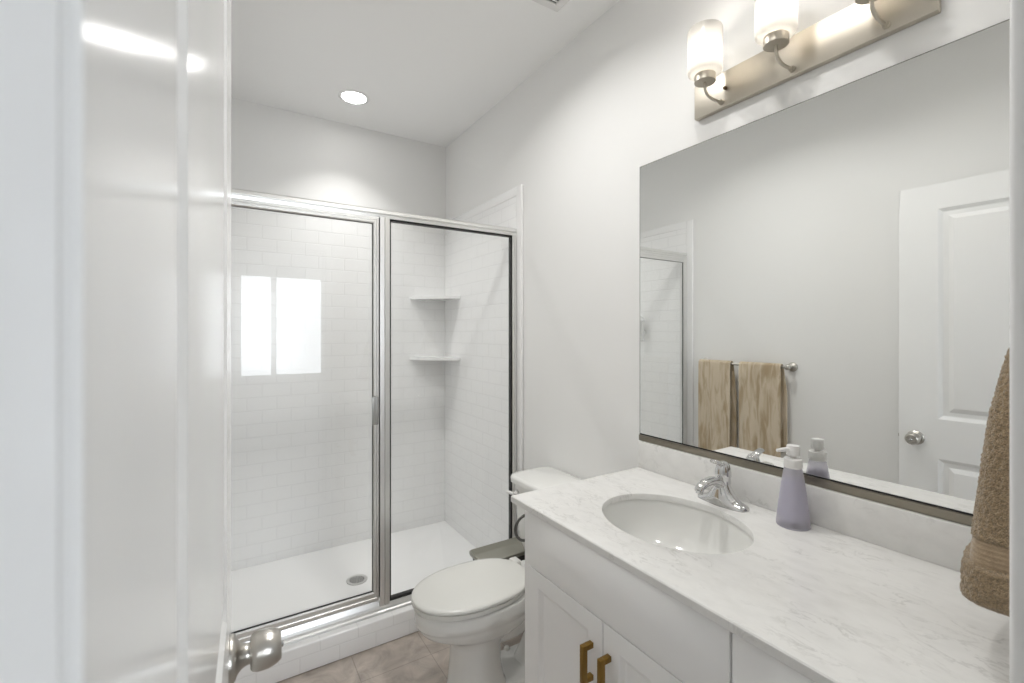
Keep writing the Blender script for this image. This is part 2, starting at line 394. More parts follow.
# local: y along the leaf from the hinge edge, x = 0 the face turned to the room, -DTK the other face
def door_leaf():
    bm = bmesh.new()
    st = 0.135
    zs = [0.0, 0.19, 0.835, 1.012, 1.953, DHT]; ys = [0.0, st, DW - st, DW]
    loops = [(0.0, 0.0), (0.003, -0.0015), (0.014, -0.0095), (0.018, -0.0105), (0.034, -0.0102), (0.053, -0.0014), (0.056, -0.0010)]
    for side in (0, 1):
        def V(y, z, d): return bm.verts.new(((d if side == 0 else -DTK - d), y, z))
        for i in range(3):
            for j in range(5):
                y0, y1, z0, z1 = ys[i], ys[i + 1], zs[j], zs[j + 1]
                if i == 1 and j in (1, 3):
                    prev = None
                    for off, d in loops:
                        q = [V(y0 + off, z0 + off, d), V(y1 - off, z0 + off, d), V(y1 - off, z1 - off, d), V(y0 + off, z1 - off, d)]
                        if prev:
                            for k in range(4): bm.faces.new((prev[k], prev[(k + 1) % 4], q[(k + 1) % 4], q[k]))
                        prev = q
                    bm.faces.new(prev)
                else: bm.faces.new((V(y0, z0, 0), V(y1, z0, 0), V(y1, z1, 0), V(y0, z1, 0)))
    # edges
    for (ya, yb) in ((0, 0), (DW, DW)):
        for j in range(5): bm.faces.new([bm.verts.new(p) for p in ((0, ya, zs[j]), (0, ya, zs[j + 1]), (-DTK, ya, zs[j + 1]), (-DTK, ya, zs[j]))])
    for z in (0, DHT):
        for i in range(3): bm.faces.new([bm.verts.new(p) for p in ((0, ys[i], z), (0, ys[i + 1], z), (-DTK, ys[i + 1], z), (-DTK, ys[i], z))])
    bmesh.ops.remove_doubles(bm, verts=bm.verts, dist=1e-5)
    es = [e for e in bm.edges if all((abs(v.co.x) < 1e-6 or abs(v.co.x + DTK) < 1e-6) for v in e.verts) and all((v.co.y < 1e-6) for v in e.verts) or
          all(abs(v.co.y - DW) < 1e-6 for v in e.verts) and abs(e.verts[0].co.x - e.verts[1].co.x) < 1e-6]
    es = [e for e in es if abs(e.verts[0].co.x - e.verts[1].co.x) < 1e-6 and abs(e.verts[0].co.z - e.verts[1].co.z) > 1e-4]
    bmesh.ops.bevel(bm, geom=es, offset=0.003, segments=3, affect='EDGES')
    return bm
link('door_leaf', door_leaf(), M['door'], droot, sharp=12)
KY, KZ = DW - 0.058, 0.916
kn = link('door_knob', L([(0.0, 0.0), (0.0325, 0.0), (0.0325, 0.004), (0.030, 0.0075), (0.0225, 0.0105), (0.0175, 0.015), (0.0150, 0.021), (0.0142, 0.0255), (0.0145, 0.0265), (0.0215, 0.0268),
                          (0.0250, 0.0295), (0.0268, 0.0355), (0.0273, 0.0440), (0.0270, 0.0500), (0.0258, 0.0560), (0.0236, 0.0620), (0.0205, 0.0668), (0.0190, 0.0678), (0.0165, 0.0680), (0.0155, 0.0665), (0.0, 0.0660)], (0, KY, KZ), 'X', 56), M['knob'], droot, sharp=50)
link('turn_button', L([(0, 0.0655), (0.0045, 0.0655), (0.0045, 0.0705), (0.0035, 0.0715), (0, 0.0715)], (0, KY, KZ), 'X', 24), M['chrome'], kn)
link('door_knob', L([(0.0, 0), (0.0325, 0), (0.031, -0.005), (0.0175, -0.009), (0.0142, -0.018), (0.0255, -0.024), (0.0272, -0.034), (0.0225, -0.046), (0.015, -0.049), (0, -0.049)], (-DTK, KY, KZ), 'X', 40), M['knob'], droot, sharp=50)
bm = bmesh.new(); box(bm, -0.0285, -0.0065, DW, DW + 0.0015, KZ - 0.028, KZ + 0.028, 0.0006); box(bm, -0.024, -0.010, DW, DW + 0.010, KZ - 0.008, KZ + 0.008, 0.003)
link('latch', bm, M['knob'], droot)
for z in (0.25, 1.02, 1.80):
    link('hinge', L([(0.0, -0.045), (0.0055, -0.045), (0.0055, 0.045), (0, 0.045)], (-DTK - 0.004, -0.004, z), 'Z', 16), M['knob'], droot)

# ------------------------------------------------------------------ shower
YF = 2.063                    # front of curb and surround flange
sur = empty('shower_surround', (0.62, 2.6, 0.02), 'white subway-patterned shower surround lining the back and side walls', 'shower wall')
ZP, ZTOP, INS = 0.02, 2.2013, 0.012
XSL, XSR, YSB = XL + INS, XR - INS, YB - INS
child('back_panel', B(XSL, XSR, YSB, YB - 0.001, 0.03, 2.151, 0.0), M['tile_back'], sur)
child('side_panel', B(XSR, XR - 0.001, YF + 0.052, YSB, 0.03, 2.151), M['tile_side'], sur)
child('side_panel', B(XL + 0.001, XSL, YF + 0.052, YSB, 0.03, 2.151), M['tile_side'], sur)
for s, (xa, xb) in enumerate(((XSR - 0.003, XR - 0.001), (XL + 0.001, XSL + 0.003))):
    bm = bmesh.new(); box(bm, xa, xb, YF, YF + 0.052, 0.125 if True else 0, ZTOP, 0.003, 3); box(bm, xa, xb, YF + 0.052, YSB, 2.151, ZTOP, 0.003, 3)
    child('border_trim', bm, M['acrylic'], sur)
child('border_trim', B(XSL, XSR, YSB - 0.003, YB - 0.001, 2.151, ZTOP, 0.003, 3), M['acrylic'], sur)
def corner_shelf(z):
    bm = bmesh.new(); r = 0.265; c = Vector((XSR, YSB))
    out = [(c.x, c.y)] + [(c.x - r * math.sin(a), c.y - r * math.cos(a)) for a in [R(90 * i / 20) for i in range(21)]]
    # shallow curve: pull the arc towards the chord
    o2 = [out[0]]
    for i, (x, y) in enumerate(out[1:]):
        t = i / 20; ch = (c.x - r * t, c.y - r * (1 - t)); o2.append((x * 0.45 + ch[0] * 0.55, y * 0.45 + ch[1] * 0.55))
    prism(bm, o2, z - 0.020, z, 0.004, 3); return bm
for z in (1.655, 1.236): child('corner_shelf', corner_shelf(z), M['acrylic'], sur)

pan = empty('shower_pan', (0.62, 2.58, 0.0), 'low white shower base with tile-patterned front curb', 'shower base')
bm = bmesh.new(); box(bm, XSL + 0.001, XSR - 0.001, YF + 0.09, YSB - 0.001, 0.001, 0.040); child('base', bm, M['acrylic'], pan)
bm = bmesh.new(); box(bm, XL + 0.015, XR - 0.015, YF, YF + 0.10, 0.001, 0.1185, 0.007, 3)
child('curb', bm, M['tile_curb'], pan)
dr = child('drain', L([(0.0, 0.0405), (0.055, 0.0405), (0.056, 0.0430), (0.053, 0.0450), (0.042, 0.0445), (0.040, 0.0432), (0, 0.0432)], (0.607, 2.607, 0), 'Z', 48), mat('drain_steel', (0.62, 0.62, 0.61), 0.55, 0.6), pan)
bm = bmesh.new()
for rr, n in ((0.011, 4), (0.0225, 9), (0.034, 14)):
    for k in range(n):
        a = 2 * math.pi * k / n + rr * 30
        lathe(bm, [(0.0052, 0.0436), (0, 0.0436)], (0.607 + rr * math.cos(a), 2.607 + rr * math.sin(a), 0), 'Z', 8, cap=False)
child('drain_holes', bm, M['slot'], dr)

enc = empty('shower_enclosure', (0.62, 2.12, 0.1185), 'framed glass shower enclosure with hinged door on the white curb', 'shower enclosure')
yg = 2.125
FX0, FX1 = XSL + 0.001, XSR - 0.004
def prof_x(bm, x0, x1, pts, mi=0):
    """extrude a yz profile along x"""
    loft(bm, [[(x, y, z) for y, z in pts] for x in (x0, x1)], mi=mi)
def prof_z(bm, z0, z1, pts, mi=0):
    loft(bm, [[(x, y, z) for x, y in pts] for z in (z0, z1)], mi=mi)
# header: stepped, rounded front
hp = [(2.108, 1.932), (2.106, 1.945), (2.110, 1.950), (2.106, 1.953), (2.107, 1.966), (2.112, 1.972), (2.122, 1.974), (2.145, 1.974), (2.147, 1.968), (2.147, 1.932)]
bm = bmesh.new(); prof_x(bm, FX0, FX1, hp); child('header', bm, M['alu'], enc, sharp=25)
sp_ = [(2.096, 0.1185), (2.098, 0.128), (2.104, 0.133), (2.104, 0.143), (2.112, 0.156), (2.120, 0.160), (2.136, 0.160), (2.148, 0.145), (2.150, 0.1185)]
bm = bmesh.new(); prof_x(bm, FX0, FX1, sp_); child('sill', bm, M['alu'], enc, sharp=25)
CP0, CP1 = 0.591, 0.6395
cpp = [(CP0, 2.112), (CP0 + .002, 2.106), (0.612, 2.105), (0.614, 2.109), (0.617, 2.105), (CP1 - .002, 2.106), (CP1, 2.112), (CP1, 2.146), (CP0, 2.146)]
bm = bmesh.new(); prof_z(bm, 0.150, 1.936, cpp); pst = child('center_post', bm, M['alu'], enc, sharp=25)
child('gap_strip', B(0.5852, 0.5908, 2.112, 2.122, 0.19, 1.93), M['black'], pst)  # black strip filling the gap between door stile and post
for x0, x1 in ((FX1 - 0.026, FX1), (FX0, FX0 + 0.026)):
    bm = bmesh.new(); prof_z(bm, 0.150, 1.936, [(x0, 2.110), (x0 + .003, 2.106), (x0 + .010, 2.106), (x0 + .012, 2.109), (x0 + 0.014, 2.106), (x1 - .003, 2.106), (x1, 2.110), (x1, 2.146), (x0, 2.146)])
    child('wall_jamb', bm, M['alu'], enc, sharp=25)
GX0, GX1 = CP1 - 0.006, FX1 - 0.020
fg = child('fixed_glass', B(GX0, GX1, yg - 0.003, yg + 0.003, 0.158, 1.938), M['glass'], enc)
bm = bmesh.new()     # black glazing gasket round the fixed pane
ga, gb = 2.113, 2.137
box(bm, CP1, CP1 + 0.006, ga, gb, 0.158, 1.934); box(bm, FX1 - 0.033, FX1 - 0.026, ga, gb, 0.158, 1.934)
box(bm, CP1, FX1 - 0.026, ga, gb, 0.158, 0.170); box(bm, CP1, FX1 - 0.026, ga, gb, 1.9235, 1.934)
child('gasket', bm, M['black'], fg)
# swinging door, closed
DX_0, DX_1, DZ_0, DZ_1 = FX0 + 0.030, 0.5850, 0.186, 1.930
df = empty('door_panel', (0, 0, 0)); df.parent = enc; df.matrix_parent_inverse = Matrix.Translation(-Vector(enc.location))
fw_ = 0.030
def dframe():
    bm = bmesh.new()
    def sec(f):    # mitred frame: profile offsets (o = inward distance, y)
        return f
    pr = [(0.0, 2.124), (0.0, 2.098), (0.003, 2.094), (0.011, 2.094), (0.013, 2.097), (0.015, 2.094), (0.026, 2.094), (0.030, 2.098), (0.030, 2.124)]
    rings = []
    for cx, cz, sx, sz in ((DX_0, DZ_0, 1, 1), (DX_1, DZ_0, -1, 1), (DX_1, DZ_1, -1, -1), (DX_0, DZ_1, 1, -1)):
        k = 1.5 if sz > 0 else 1.0
        rings.append([(cx + sx * o * (0.85 if True else 1), y, cz + sz * o * k) for o, y in pr])
    vr = [[bm.verts.new(p) for p in r] for r in rings]; n = len(pr)
    for a in range(4):
        b = (a + 1) % 4
        for i in range(n):
            j = (i + 1) % n; bm.faces.new((vr[a][i], vr[b][i], vr[b][j], vr[a][j]))
    return bm
dfr = link('door_frame', dframe(), M['alu'], df, sharp=25)
link('door_glass', B(DX_0 + 0.018, DX_1 - 0.018, 2.106, 2.112, DZ_0 + 0.03, DZ_1 - 0.022), M['glass'], df)
bm = bmesh.new()
i0, i1, j0, j1 = DX_0 + 0.0255, DX_1 - 0.0255, DZ_0 + 0.045, DZ_1 - 0.030
box(bm, i0, i0 + 0.003, 2.101, 2.105, j0, j1); box(bm, i1 - 0.003, i1, 2.101, 2.105, j0, j1); box(bm, i0, i1, 2.101, 2.105, j0 - 0.001, j0 + 0.004); box(bm, i0, i1, 2.101, 2.105, j1 - 0.002, j1 + 0.001)
link('gasket', bm, M['black'], df)
bm = bmesh.new(); box(bm, DX_1 - 0.026, DX_1 - 0.010, 2.066, 2.0945, 0.993, 1.119, 0.003, 3); box(bm, DX_1 - 0.038, DX_1 - 0.024, 2.066, 2.072, 0.993, 1.119, 0.002)
link('pull_handle', bm, M['pull'], df)
bm = bmesh.new(); prof_x(bm, DX_0 + .004, DX_1 - .004, [(2.088, 0.166), (2.096, 0.186), (2.118, 0.186), (2.118, 0.181), (2.098, 0.180), (2.091, 0.165)])
link('drip_rail', bm, M['alu'], df)

# white handset held on the left shower wall (seen in the mirror)
hs = empty('shower_handset', (XSL, 2.50, 1.43), 'small white handset on the left shower wall, seen at the mirror edge', 'shower head')
child('bracket', B(XSL, XSL + 0.035, 2.485, 2.515, 1.39, 1.42, 0.006), M['whiteplastic'], hs)
bm = bmesh.new(); tube(bm, [(XSL + 0.045, 2.50, 1.34), (XSL + 0.048, 2.50, 1.40), (XSL + 0.052, 2.50, 1.46), (XSL + 0.056, 2.50, 1.50), (XSL + 0.06, 2.50, 1.53)], [0.016, 0.022, 0.028, 0.034, 0.016], smooth=4)
child('handle', bm, M['whiteplastic'], hs)

# ------------------------------------------------------------------ vanity
VY0, VY1, VXF = YN + 0.002, 1.200, 0.790            # cabinet ends and face-frame plane
CT0, CT1 = 0.8715, 0.8905
van = empty('vanity_cabinet', (1.07, 0.66, 0), 'white shaker vanity cabinet under the pale quartz counter', 'cabinet')
bm = bmesh.new(); tk_ = 0.018; zt = CT0 - 0.001
for a, b in ((VY0, VY0 + tk_), (VY1 - tk_, VY1)): box(bm, VXF, XR - 0.001, a, b, 0.10, zt)
box(bm, VXF, VXF + tk_, VY0 + tk_, VY1 - tk_, 0.10, zt)
box(bm, XR - 0.010, XR - 0.001, VY0 + tk_, VY1 - tk_, 0.10, zt); box(bm, VXF + tk_, XR - 0.010, VY0 + tk_, VY1 - tk_, 0.10, 0.118)
box(bm, VXF + 0.07, VXF + 0.085, VY0, VY1, 0.001, 0.10); box(bm, VXF + 0.085, XR - 0.001, VY1 - tk_, VY1, 0.001, 0.10)
child('body', bm, M['cab'], van)
XD = 0.772
def shaker(y0, y1, z0, z1, stile, rail):
    bm = bmesh.new()
    fr = [(0, 0), (0.0, 0.0)]
    def ring(oy, oz, x): return [bm.verts.new((x, a, b)) for a, b in ((y0 + oy, z0 + oz), (y1 - oy, z0 + oz), (y1 - oy, z1 - oz), (y0 + oy, z1 - oz))]
    seq = [ring(0, 0, VXF - 0.001), ring(0, 0, XD + 0.0015), ring(0.0015, 0.0015, XD), ring(stile, rail, XD), ring(stile + 0.004, rail + 0.004, XD + 0.003), ring(stile + 0.013, rail + 0.013, XD + 0.007), ring(stile + 0.015, rail + 0.015, XD + 0.0095)]
    for a, b in zip(seq, seq[1:]):
        for i in range(4): bm.faces.new((a[i], a[(i + 1) % 4], b[(i + 1) % 4], b[i]))
    bm.faces.new(seq[0]); bm.faces.new(seq[-1]); return bm
def slab(y0, y1, z0, z1): return B(XD, VXF - 0.001, y0, y1, z0, z1, 0.0025)
def pull(yc, z0, z1):
    bm = bmesh.new(); h = 0.0066
    box(bm, XD - 0.034, XD - 0.0195, yc - h, yc + h, z0, z1, 0.0008)
    for z in (z0, z1 - 2 * h): box(bm, XD - 0.0195, XD, yc - h, yc + h, z, z + 2 * h, 0.0006)
    return bm
def pull_h(zc, y0, y1):
    bm = bmesh.new(); h = 0.0055
    box(bm, XD - 0.030, XD - 0.0195, y0, y1, zc - h, zc + h, 0.0008)
    for y in (y0, y1 - 2 * h): box(bm, XD - 0.0195, XD, y, y + 2 * h, zc - h, zc + h, 0.0006)
    return bm
Y1, Y2, Y3 = 1.155, 0.8285, 0.4965
child('false_front', slab(Y3, Y1, 0.7035, 0.862), M['cab'], van)
d1 = child('door', shaker(Y2 + 0.0012, Y1, 0.115, 0.7008, 0.052, 0.046), M['cab'], van)
d2 = child('door', shaker(Y3, Y2 - 0.0012, 0.115, 0.7008, 0.052, 0.046), M['cab'], van)
ph = child('handle', pull(0.868, 0.539, 0.6325), M['brass'], d1); ph['label'] = 'square brass bar handle'
ph = child('handle', pull(0.8055, 0.541, 0.6355), M['brass'], d2); ph['label'] = 'square brass bar handle'
for za, zb in ((0.622, 0.862), (0.372, 0.618), (0.115, 0.368)):
    dwr = child('drawer', slab(VY0 + 0.012, Y3 - 0.0045, za, zb), M['cab'], van)
    child('handle', pull_h((za + zb) / 2, 0.245, 0.365), M['brass'], dwr)

# counter with sink hole
SX, SY, SA, SB = 1.04, 0.84, 0.17, 0.21
CX0, CX1, CY0, CY1 = 0.7585, XR - 0.001, YN + 0.001, 1.232
ctr = empty('quartz_counter', (1.05, 0.66, CT0), 'pale grey-veined quartz vanity counter with a low backsplash', 'counter')
def counter():
    bm = bmesh.new(); n = 96
    A = [2 * math.pi * i / n for i in range(n)]
    def outer(a):
        c, s = math.cos(a), math.sin(a)
        ts = []
        if c > 1e-9: ts.append((CX1 - SX) / c)
        if c < -1e-9: ts.append((CX0 - SX) / c)
        if s > 1e-9: ts.append((CY1 - SY) / s)
        if s < -1e-9: ts.append((CY0 - SY) / s)
        t = min(ts); return (SX + t * c, SY + t * s)
    # put corner angles in
    for x, y in ((CX0, CY0), (CX0, CY1), (CX1, CY0), (CX1, CY1)): A.append(math.atan2(y - SY, x - SX) % (2 * math.pi))
    A = sorted(set(round(a, 7) for a in A)); N = len(A)
    def ellipse(a, k=0.0):
        # point of the ellipse in the direction a
        c, s = math.cos(a), math.sin(a); t = 1 / math.sqrt((c / (SA + k)) ** 2 + (s / (SB + k)) ** 2); return (SX + t * c, SY + t * s)
    b = 0.0025
    def inset(p):
        return (min(max(p[0], CX0 + b), CX1 - b), min(max(p[1], CY0 + b), CY1 - b))
    seq = [[(*ellipse(a, 0), CT0) for a in A], [(*ellipse(a, 0), CT1 - b) for a in A], [(*ellipse(a, b * .4), CT1 - b * .3) for a in A], [(*ellipse(a, b), CT1) for a in A],
           [(*inset(outer(a)), CT1) for a in A], [(*outer(a), CT1 - b) for a in A], [(*outer(a), CT0) for a in A]]
    vr = loft(bm, seq, cap=False)
    for i in range(N):
        j = (i + 1) % N; bm.faces.new((vr[-1][i], vr[-1][j], vr[0][j], vr[0][i]))
    return bm
child('slab', counter(), M['quartz'], ctr, sharp=30)
child('backsplash', B(XR - 0.021, XR - 0.001, CY0 + 0.001, CY1, CT1, 0.9915, 0.002), M['quartz'], ctr)
# undermount oval sink
def sink():
    bm = bmesh.new(); n = 72; seq = []
    for k, z in ((0.020, CT0 - 0.010), (0.020, CT0 - 0.001), (0.004, CT0 - 0.001), (0.003, CT0 - 0.004), (0.0, CT0 - 0.02), (-0.006, CT0 - 0.05), (-0.018, CT0 - 0.085), (-0.038, CT0 - 0.112), (-0.07, CT0 - 0.130), (-0.11, CT0 - 0.140), (-0.145, CT0 - 0.143)):
        seq.append([(SX + max(SA + k, 0.02) * math.cos(2 * math.pi * i / n), SY + max(SB + k, 0.02) * math.sin(2 * math.pi * i / n), z) for i in range(n)])
    loft(bm, seq, cap=False); bm.faces.new([v for v in bm.verts][-n:])
    # outer shell under the counter, hidden in the cabinet
    return bm
sk = link('undermount_sink', sink(), M['sink'], sharp=40); tagged(sk, 'white oval undermount sink set in the quartz counter', 'sink')
link('sink_drain', L([(0, 0), (0.021, 0), (0.022, 0.002), (0.018, 0.0035), (0.0, 0.0045)], (SX, SY, CT0 - 0.1435), 'Z', 32), M['chrome'], sk)

# faucet
fc = empty('sink_faucet', (1.265, 0.84, CT1), 'low chrome single-lever faucet behind the oval sink', 'faucet')
FX, FY, FZ = 1.262, 0.834, CT1 + 0.0003
def faucet_body():
    bm = bmesh.new(); n = 28; rings = []
    N = 40; half = 0.081
    for i in range(N + 1):
        t = -1 + 2 * i / N; y = t * half
        e = max(1 - abs(t) ** 3.2, 0.0) ** 0.5
        wx = 0.0285 * (0.16 + 0.84 * e) + 0.004 * math.exp(-(y / 0.03) ** 2)
        hz = 0.0065 + 0.012 * e + 0.064 * math.exp(-(abs(y) / 0.030) ** 2.0)
        if i in (0, N): wx *= 0.3; hz = 0.003
        ring = []
        for k in range(n):
            a = math.pi * k / (n - 1)
            cx = math.cos(a); sz = math.sin(a) ** 0.8
            fl = 1.0 - 0.22 * sz * (hz / 0.07)
            ring.append((FX + wx * cx * fl, FY + y, FZ + hz * sz))
        rings.append(ring)
    vr = loft(bm, rings, close=False, cap=False)
    for r in (vr[0], vr[-1]): bm.faces.new(r)
    bm.faces.new([r[0] for r in vr] + [r[-1] for r in reversed(vr)])
    return bm
child('body', faucet_body(), M['chrome'], fc, sharp=60)
bm = bmesh.new()
tube(bm, [(FX + 0.006, FY, FZ + 0.040), (FX - 0.020, FY, FZ + 0.065), (FX - 0.048, FY, FZ + 0.076), (FX - 0.078, FY, FZ + 0.0765), (FX - 0.103, FY, FZ + 0.069), (FX - 0.116, FY, FZ + 0.058)], [0.018, 0.0175, 0.0160, 0.0148, 0.0140, 0.0122], n=24, squash=0.78, smooth=6, up=(0, 0, 1))
child('spout', bm, M['chrome'], fc, sharp=60)
child('aerator', T([(FX - 0.107, FY, FZ + 0.061), (FX - 0.1115, FY, FZ + 0.049)], [0.0100, 0.0100], n=20), M['chrome'], fc)
bm = bmesh.new()
lathe(bm, [(0.0, 0.062), (0.0225, 0.062), (0.0212, 0.080), (0.0232, 0.0825), (0.0232, 0.089), (0.0215, 0.104), (0.0175, 0.117), (0.0105, 0.125), (0.0, 0.1275)], (FX + 0.003, FY, FZ), 'Z', 32)
tube(bm, [(FX + 0.008, FY, FZ + 0.106), (FX - 0.010, FY, FZ + 0.120), (FX - 0.026, FY, FZ + 0.1275), (FX - 0.043, FY, FZ + 0.132), (FX - 0.052, FY, FZ + 0.1325)], [0.014, 0.0135, 0.0125, 0.0125, 0.006], n=18, squash=0.50, smooth=5)
child('lever_handle', bm, M['chrome'], fc, sharp=60)

# soap dispenser
SDX, SDY, SDZ = 1.277, 0.638, CT1 + 0.0004
sd = empty('soap_dispenser', (SDX, SDY, SDZ), 'frosted soap dispenser with lavender soap and white pump on the counter', 'soap dispenser')
def at(prof): return L(prof, (SDX, SDY, SDZ), 'Z', 56)
child('bottle', at([(0, 0.0), (0.0385, 0.0), (0.0398, 0.002), (0.0402, 0.006), (0.0398, 0.014), (0.0385, 0.024), (0.0362, 0.048), (0.0325, 0.080), (0.0280, 0.113), (0.0238, 0.140), (0.0218, 0.150), (0.0205, 0.1545), (0.0, 0.1545)]), M['bottle'], sd, sharp=60)
child('soap', at([(0, 0.016), (0.034, 0.016), (0.0362, 0.019), (0.0358, 0.026), (0.0335, 0.050), (0.0298, 0.080), (0.0255, 0.110), (0.0230, 0.127), (0.0, 0.127)]), M['soap'], sd, sharp=60)
child('collar', at([(0, 0.155), (0.0212, 0.155), (0.0222, 0.157), (0.0222, 0.1765), (0.0210, 0.179), (0.011, 0.1805), (0, 0.1805)]), M['whiteplastic'], sd)
pm = child('pump_head', at([(0, 0.1806), (0.0070, 0.1806), (0.0070, 0.186), (0.0148, 0.1865), (0.0158, 0.189), (0.0158, 0.2105), (0.0143, 0.2137), (0, 0.2142)]), M['whiteplastic'], sd)
child('nozzle', T([(SDX - 0.010, SDY + 0.0045, SDZ + 0.2035), (SDX - 0.028, SDY + 0.0125, SDZ + 0.203), (SDX - 0.043, SDY + 0.0195, SDZ + 0.2015)], [0.0058, 0.0050, 0.0042], n=14), M['whiteplastic'], pm)

# paper holder ring on the cabinet's end
pr_ = empty('paper_holder', (0.86, VY1, 0.80), 'curved nickel paper holder on the end of the vanity cabinet', 'paper holder')
bm = bmesh.new(); lathe(bm, [(0, 0.0005), (0.016, 0.0005), (0.016, 0.006), (0.009, 0.009), (0.007, 0.05), (0, 0.05)], (0.845, VY1, 0.8085), 'Y', 24)
M['dknickel'] = mat('dark_nickel', (0.15, 0.148, 0.14), 0.4, 1.0)
child('post', bm, M['dknickel'], pr_)
cxr, czr, rr_ = 0.828, 0.767, 0.0415
pts = [(cxr + 0.022, VY1 + 0.05, czr + rr_), (cxr + 0.008, VY1 + 0.05, czr + rr_)]
pts += [(cxr + rr_ * math.cos(R(a)), VY1 + 0.05, czr + rr_ * math.sin(R(a))) for a in range(90, 271, 12)] + [(cxr + 0.03, VY1 + 0.05, czr - rr_)]
child('arm', T(pts, 0.0046, n=14, up=(0, 1, 0)), M['dknickel'], pr_)
bm = bmesh.new(); lathe(bm, [(0, -0.012), (0.006, -0.012), (0.007, 0.0), (0.006, 0.008), (0, 0.009)], (cxr - 0.012, VY1 + 0.05, czr - rr_ - 0.004), 'Z', 16)

bm.free()
# ------------------------------------------------------------------ mirror
MY0, MY1, MZ0, MZ1 = 0.150, 1.2352, 1.0165, 2.0414
mir = empty('wall_mirror', (XR - 0.003, (MY0 + MY1) / 2, 0.993), 'large frameless wall mirror above the vanity backsplash', 'mirror')
child('mirror_glass', B(XR - 0.0065, XR - 0.0005, MY0, MY1, 1.000, MZ1, 0.0008, 1), M['mirror'], mir)
bm = bmesh.new(); loft(bm, [[(XR - x, y, z) for x, z in ((0.0005, 0.993), (0.0125, 0.993), (0.0130, 0.9945), (0.0128, 1.0135), (0.0075, 1.0145), (0.0075, 0.999), (0.0005, 0.999))] for y in (MY0, MY1)])
ch = child('channel', bm, M['channel'], mir, sharp=25); ch['label'] = 'dark nickel strip along the bottom edge'
bm = bmesh.new(); box(bm, XR - 0.0072, XR - 0.0066, MY0, MY1, 1.0135, 1.0185)
child('dark_edge', bm, M['black'], mir)
bm = bmesh.new()
e0 = XR - 0.0068
box(bm, e0, XR - 0.0005, MY1, MY1 + 0.0012, 1.014, MZ1); box(bm, e0, XR - 0.0005, MY0, MY1 + 0.0012, MZ1, MZ1 + 0.0012)
child('glass_edge', bm, mat('mirror_edge', (0.16, 0.165, 0.15), 0.4), mir)

# ------------------------------------------------------------------ vanity light
PY0, PY1, PZ0, PZ1 = 0.3563, 0.9821, 2.1190, 2.2317
vl = empty('vanity_light', (XR, 0.669, 2.17), 'brushed nickel three-light bar with frosted glass shades above the mirror', 'wall light')
child('back_plate', B(XR - 0.022, XR - 0.001, PY0, PY1, PZ0, PZ1, 0.003, 2), M['nickel'], vl)
XS = 1.2435
for yc in (0.8808, 0.6652, 0.4496):
    xw = XR - 0.0225
    arm = child('arm', T([(xw + 0.0005, yc, 2.1365), (xw - 0.014, yc, 2.1355), (xw - 0.040, yc, 2.134), (xw - 0.056, yc, 2.1355), (XS + 0.008, yc, 2.143), (XS + 0.001, yc, 2.155), (XS, yc, 2.166), (XS, yc, 2.1755)], [0.0044] * 8, n=16, smooth=5, up=(0, 1, 0)), M['nickel'], vl)
    child('ferrule', L([(0, 0), (0.0085, 0), (0.0085, -0.004), (0.0065, -0.006), (0.0065, -0.016), (0, -0.016)], (xw, yc, 2.1365), 'X', 24), M['nickel'], arm)
    child('cup', L([(0, 2.1745), (0.0295, 2.1745), (0.031, 2.176), (0.031, 2.1965), (0.0295, 2.1985), (0, 2.1985)], (XS, yc, 0), 'Z', 40), M['nickel'], vl)
    r0 = 0.0508
    child('glass_shade', L([(0.012, 2.199), (0.034, 2.199), (0.044, 2.2005), (0.0492, 2.204), (r0, 2.210), (r0, 2.333), (r0 - 0.001, 2.336), (r0 - 0.0035, 2.336), (r0 - 0.0045, 2.333), (r0 - 0.0045, 2.212), (0.0445, 2.207), (0.012, 2.204)], (XS, yc, 0), 'Z', 56, cap=False), M['shade'], vl, sharp=50)
    child('bulb', L([(0, 2.205), (0.013, 2.205), (0.014, 2.228), (0.020, 2.246), (0.0265, 2.268), (0.0265, 2.282), (0.020, 2.300), (0.010, 2.308), (0, 2.310)], (XS, yc, 0), 'Z', 28), M['bulb'], vl)
child('screw', L([(0, 0), (0.0055, 0), (0.0055, -0.006), (0.004, -0.010), (0, -0.010)], (XR - 0.022, 0.866, 2.1745), 'X', 20), mat('screw_metal', (0.20, 0.14, 0.09), 0.35, 1.0), vl)

# ------------------------------------------------------------------ ceiling fixtures
for cx_, cy_, watts, lab in ((0.617, 2.722, 2.6, 'round recessed downlight in the ceiling above the shower'), (0.70, 0.66, 2.2, 'added unseen fill light in the ceiling beside the vanity and open door'), (0.70, 1.46, 4.5, 'added unseen fill light in the ceiling between the shower and the vanity')):  # only the shower downlight is real; the others are added, unseen fill lights
    area_light('downlight_or_fill_beam', (cx_, cy_, ZC - 0.006), (0, 0, 0), 0.125, 0.125, watts, (1.0, 0.985, 0.96), 'DISK', R(145) if cy_ < 2 else R(100))
    cl = empty('downlight_or_fill', (cx_, cy_, ZC), lab, 'ceiling light', 'recessed ceiling downlights')
    child('trim_ring', L([(0.066, -0.0035), (0.070, -0.006), (0.080, -0.005), (0.086, -0.0005), (0.066, -0.0005)], (cx_, cy_, ZC), 'Z', 56), M['trim'], cl)
    child('lens', L([(0, -0.001), (0.066, -0.001), (0.066, -0.0038), (0, -0.0045)], (cx_, cy_, ZC), 'Z', 48), M['lens'], cl)
fan = empty('exhaust_fan', (1.041, 1.401, ZC), 'white louvred exhaust fan grille on the ceiling near the mirror wall', 'vent')
VX0, VX1, VYa, VYb, VZ = 0.912, 1.170, 1.272, 1.530, ZC - 0.012
bm = bmesh.new(); rim = 0.034
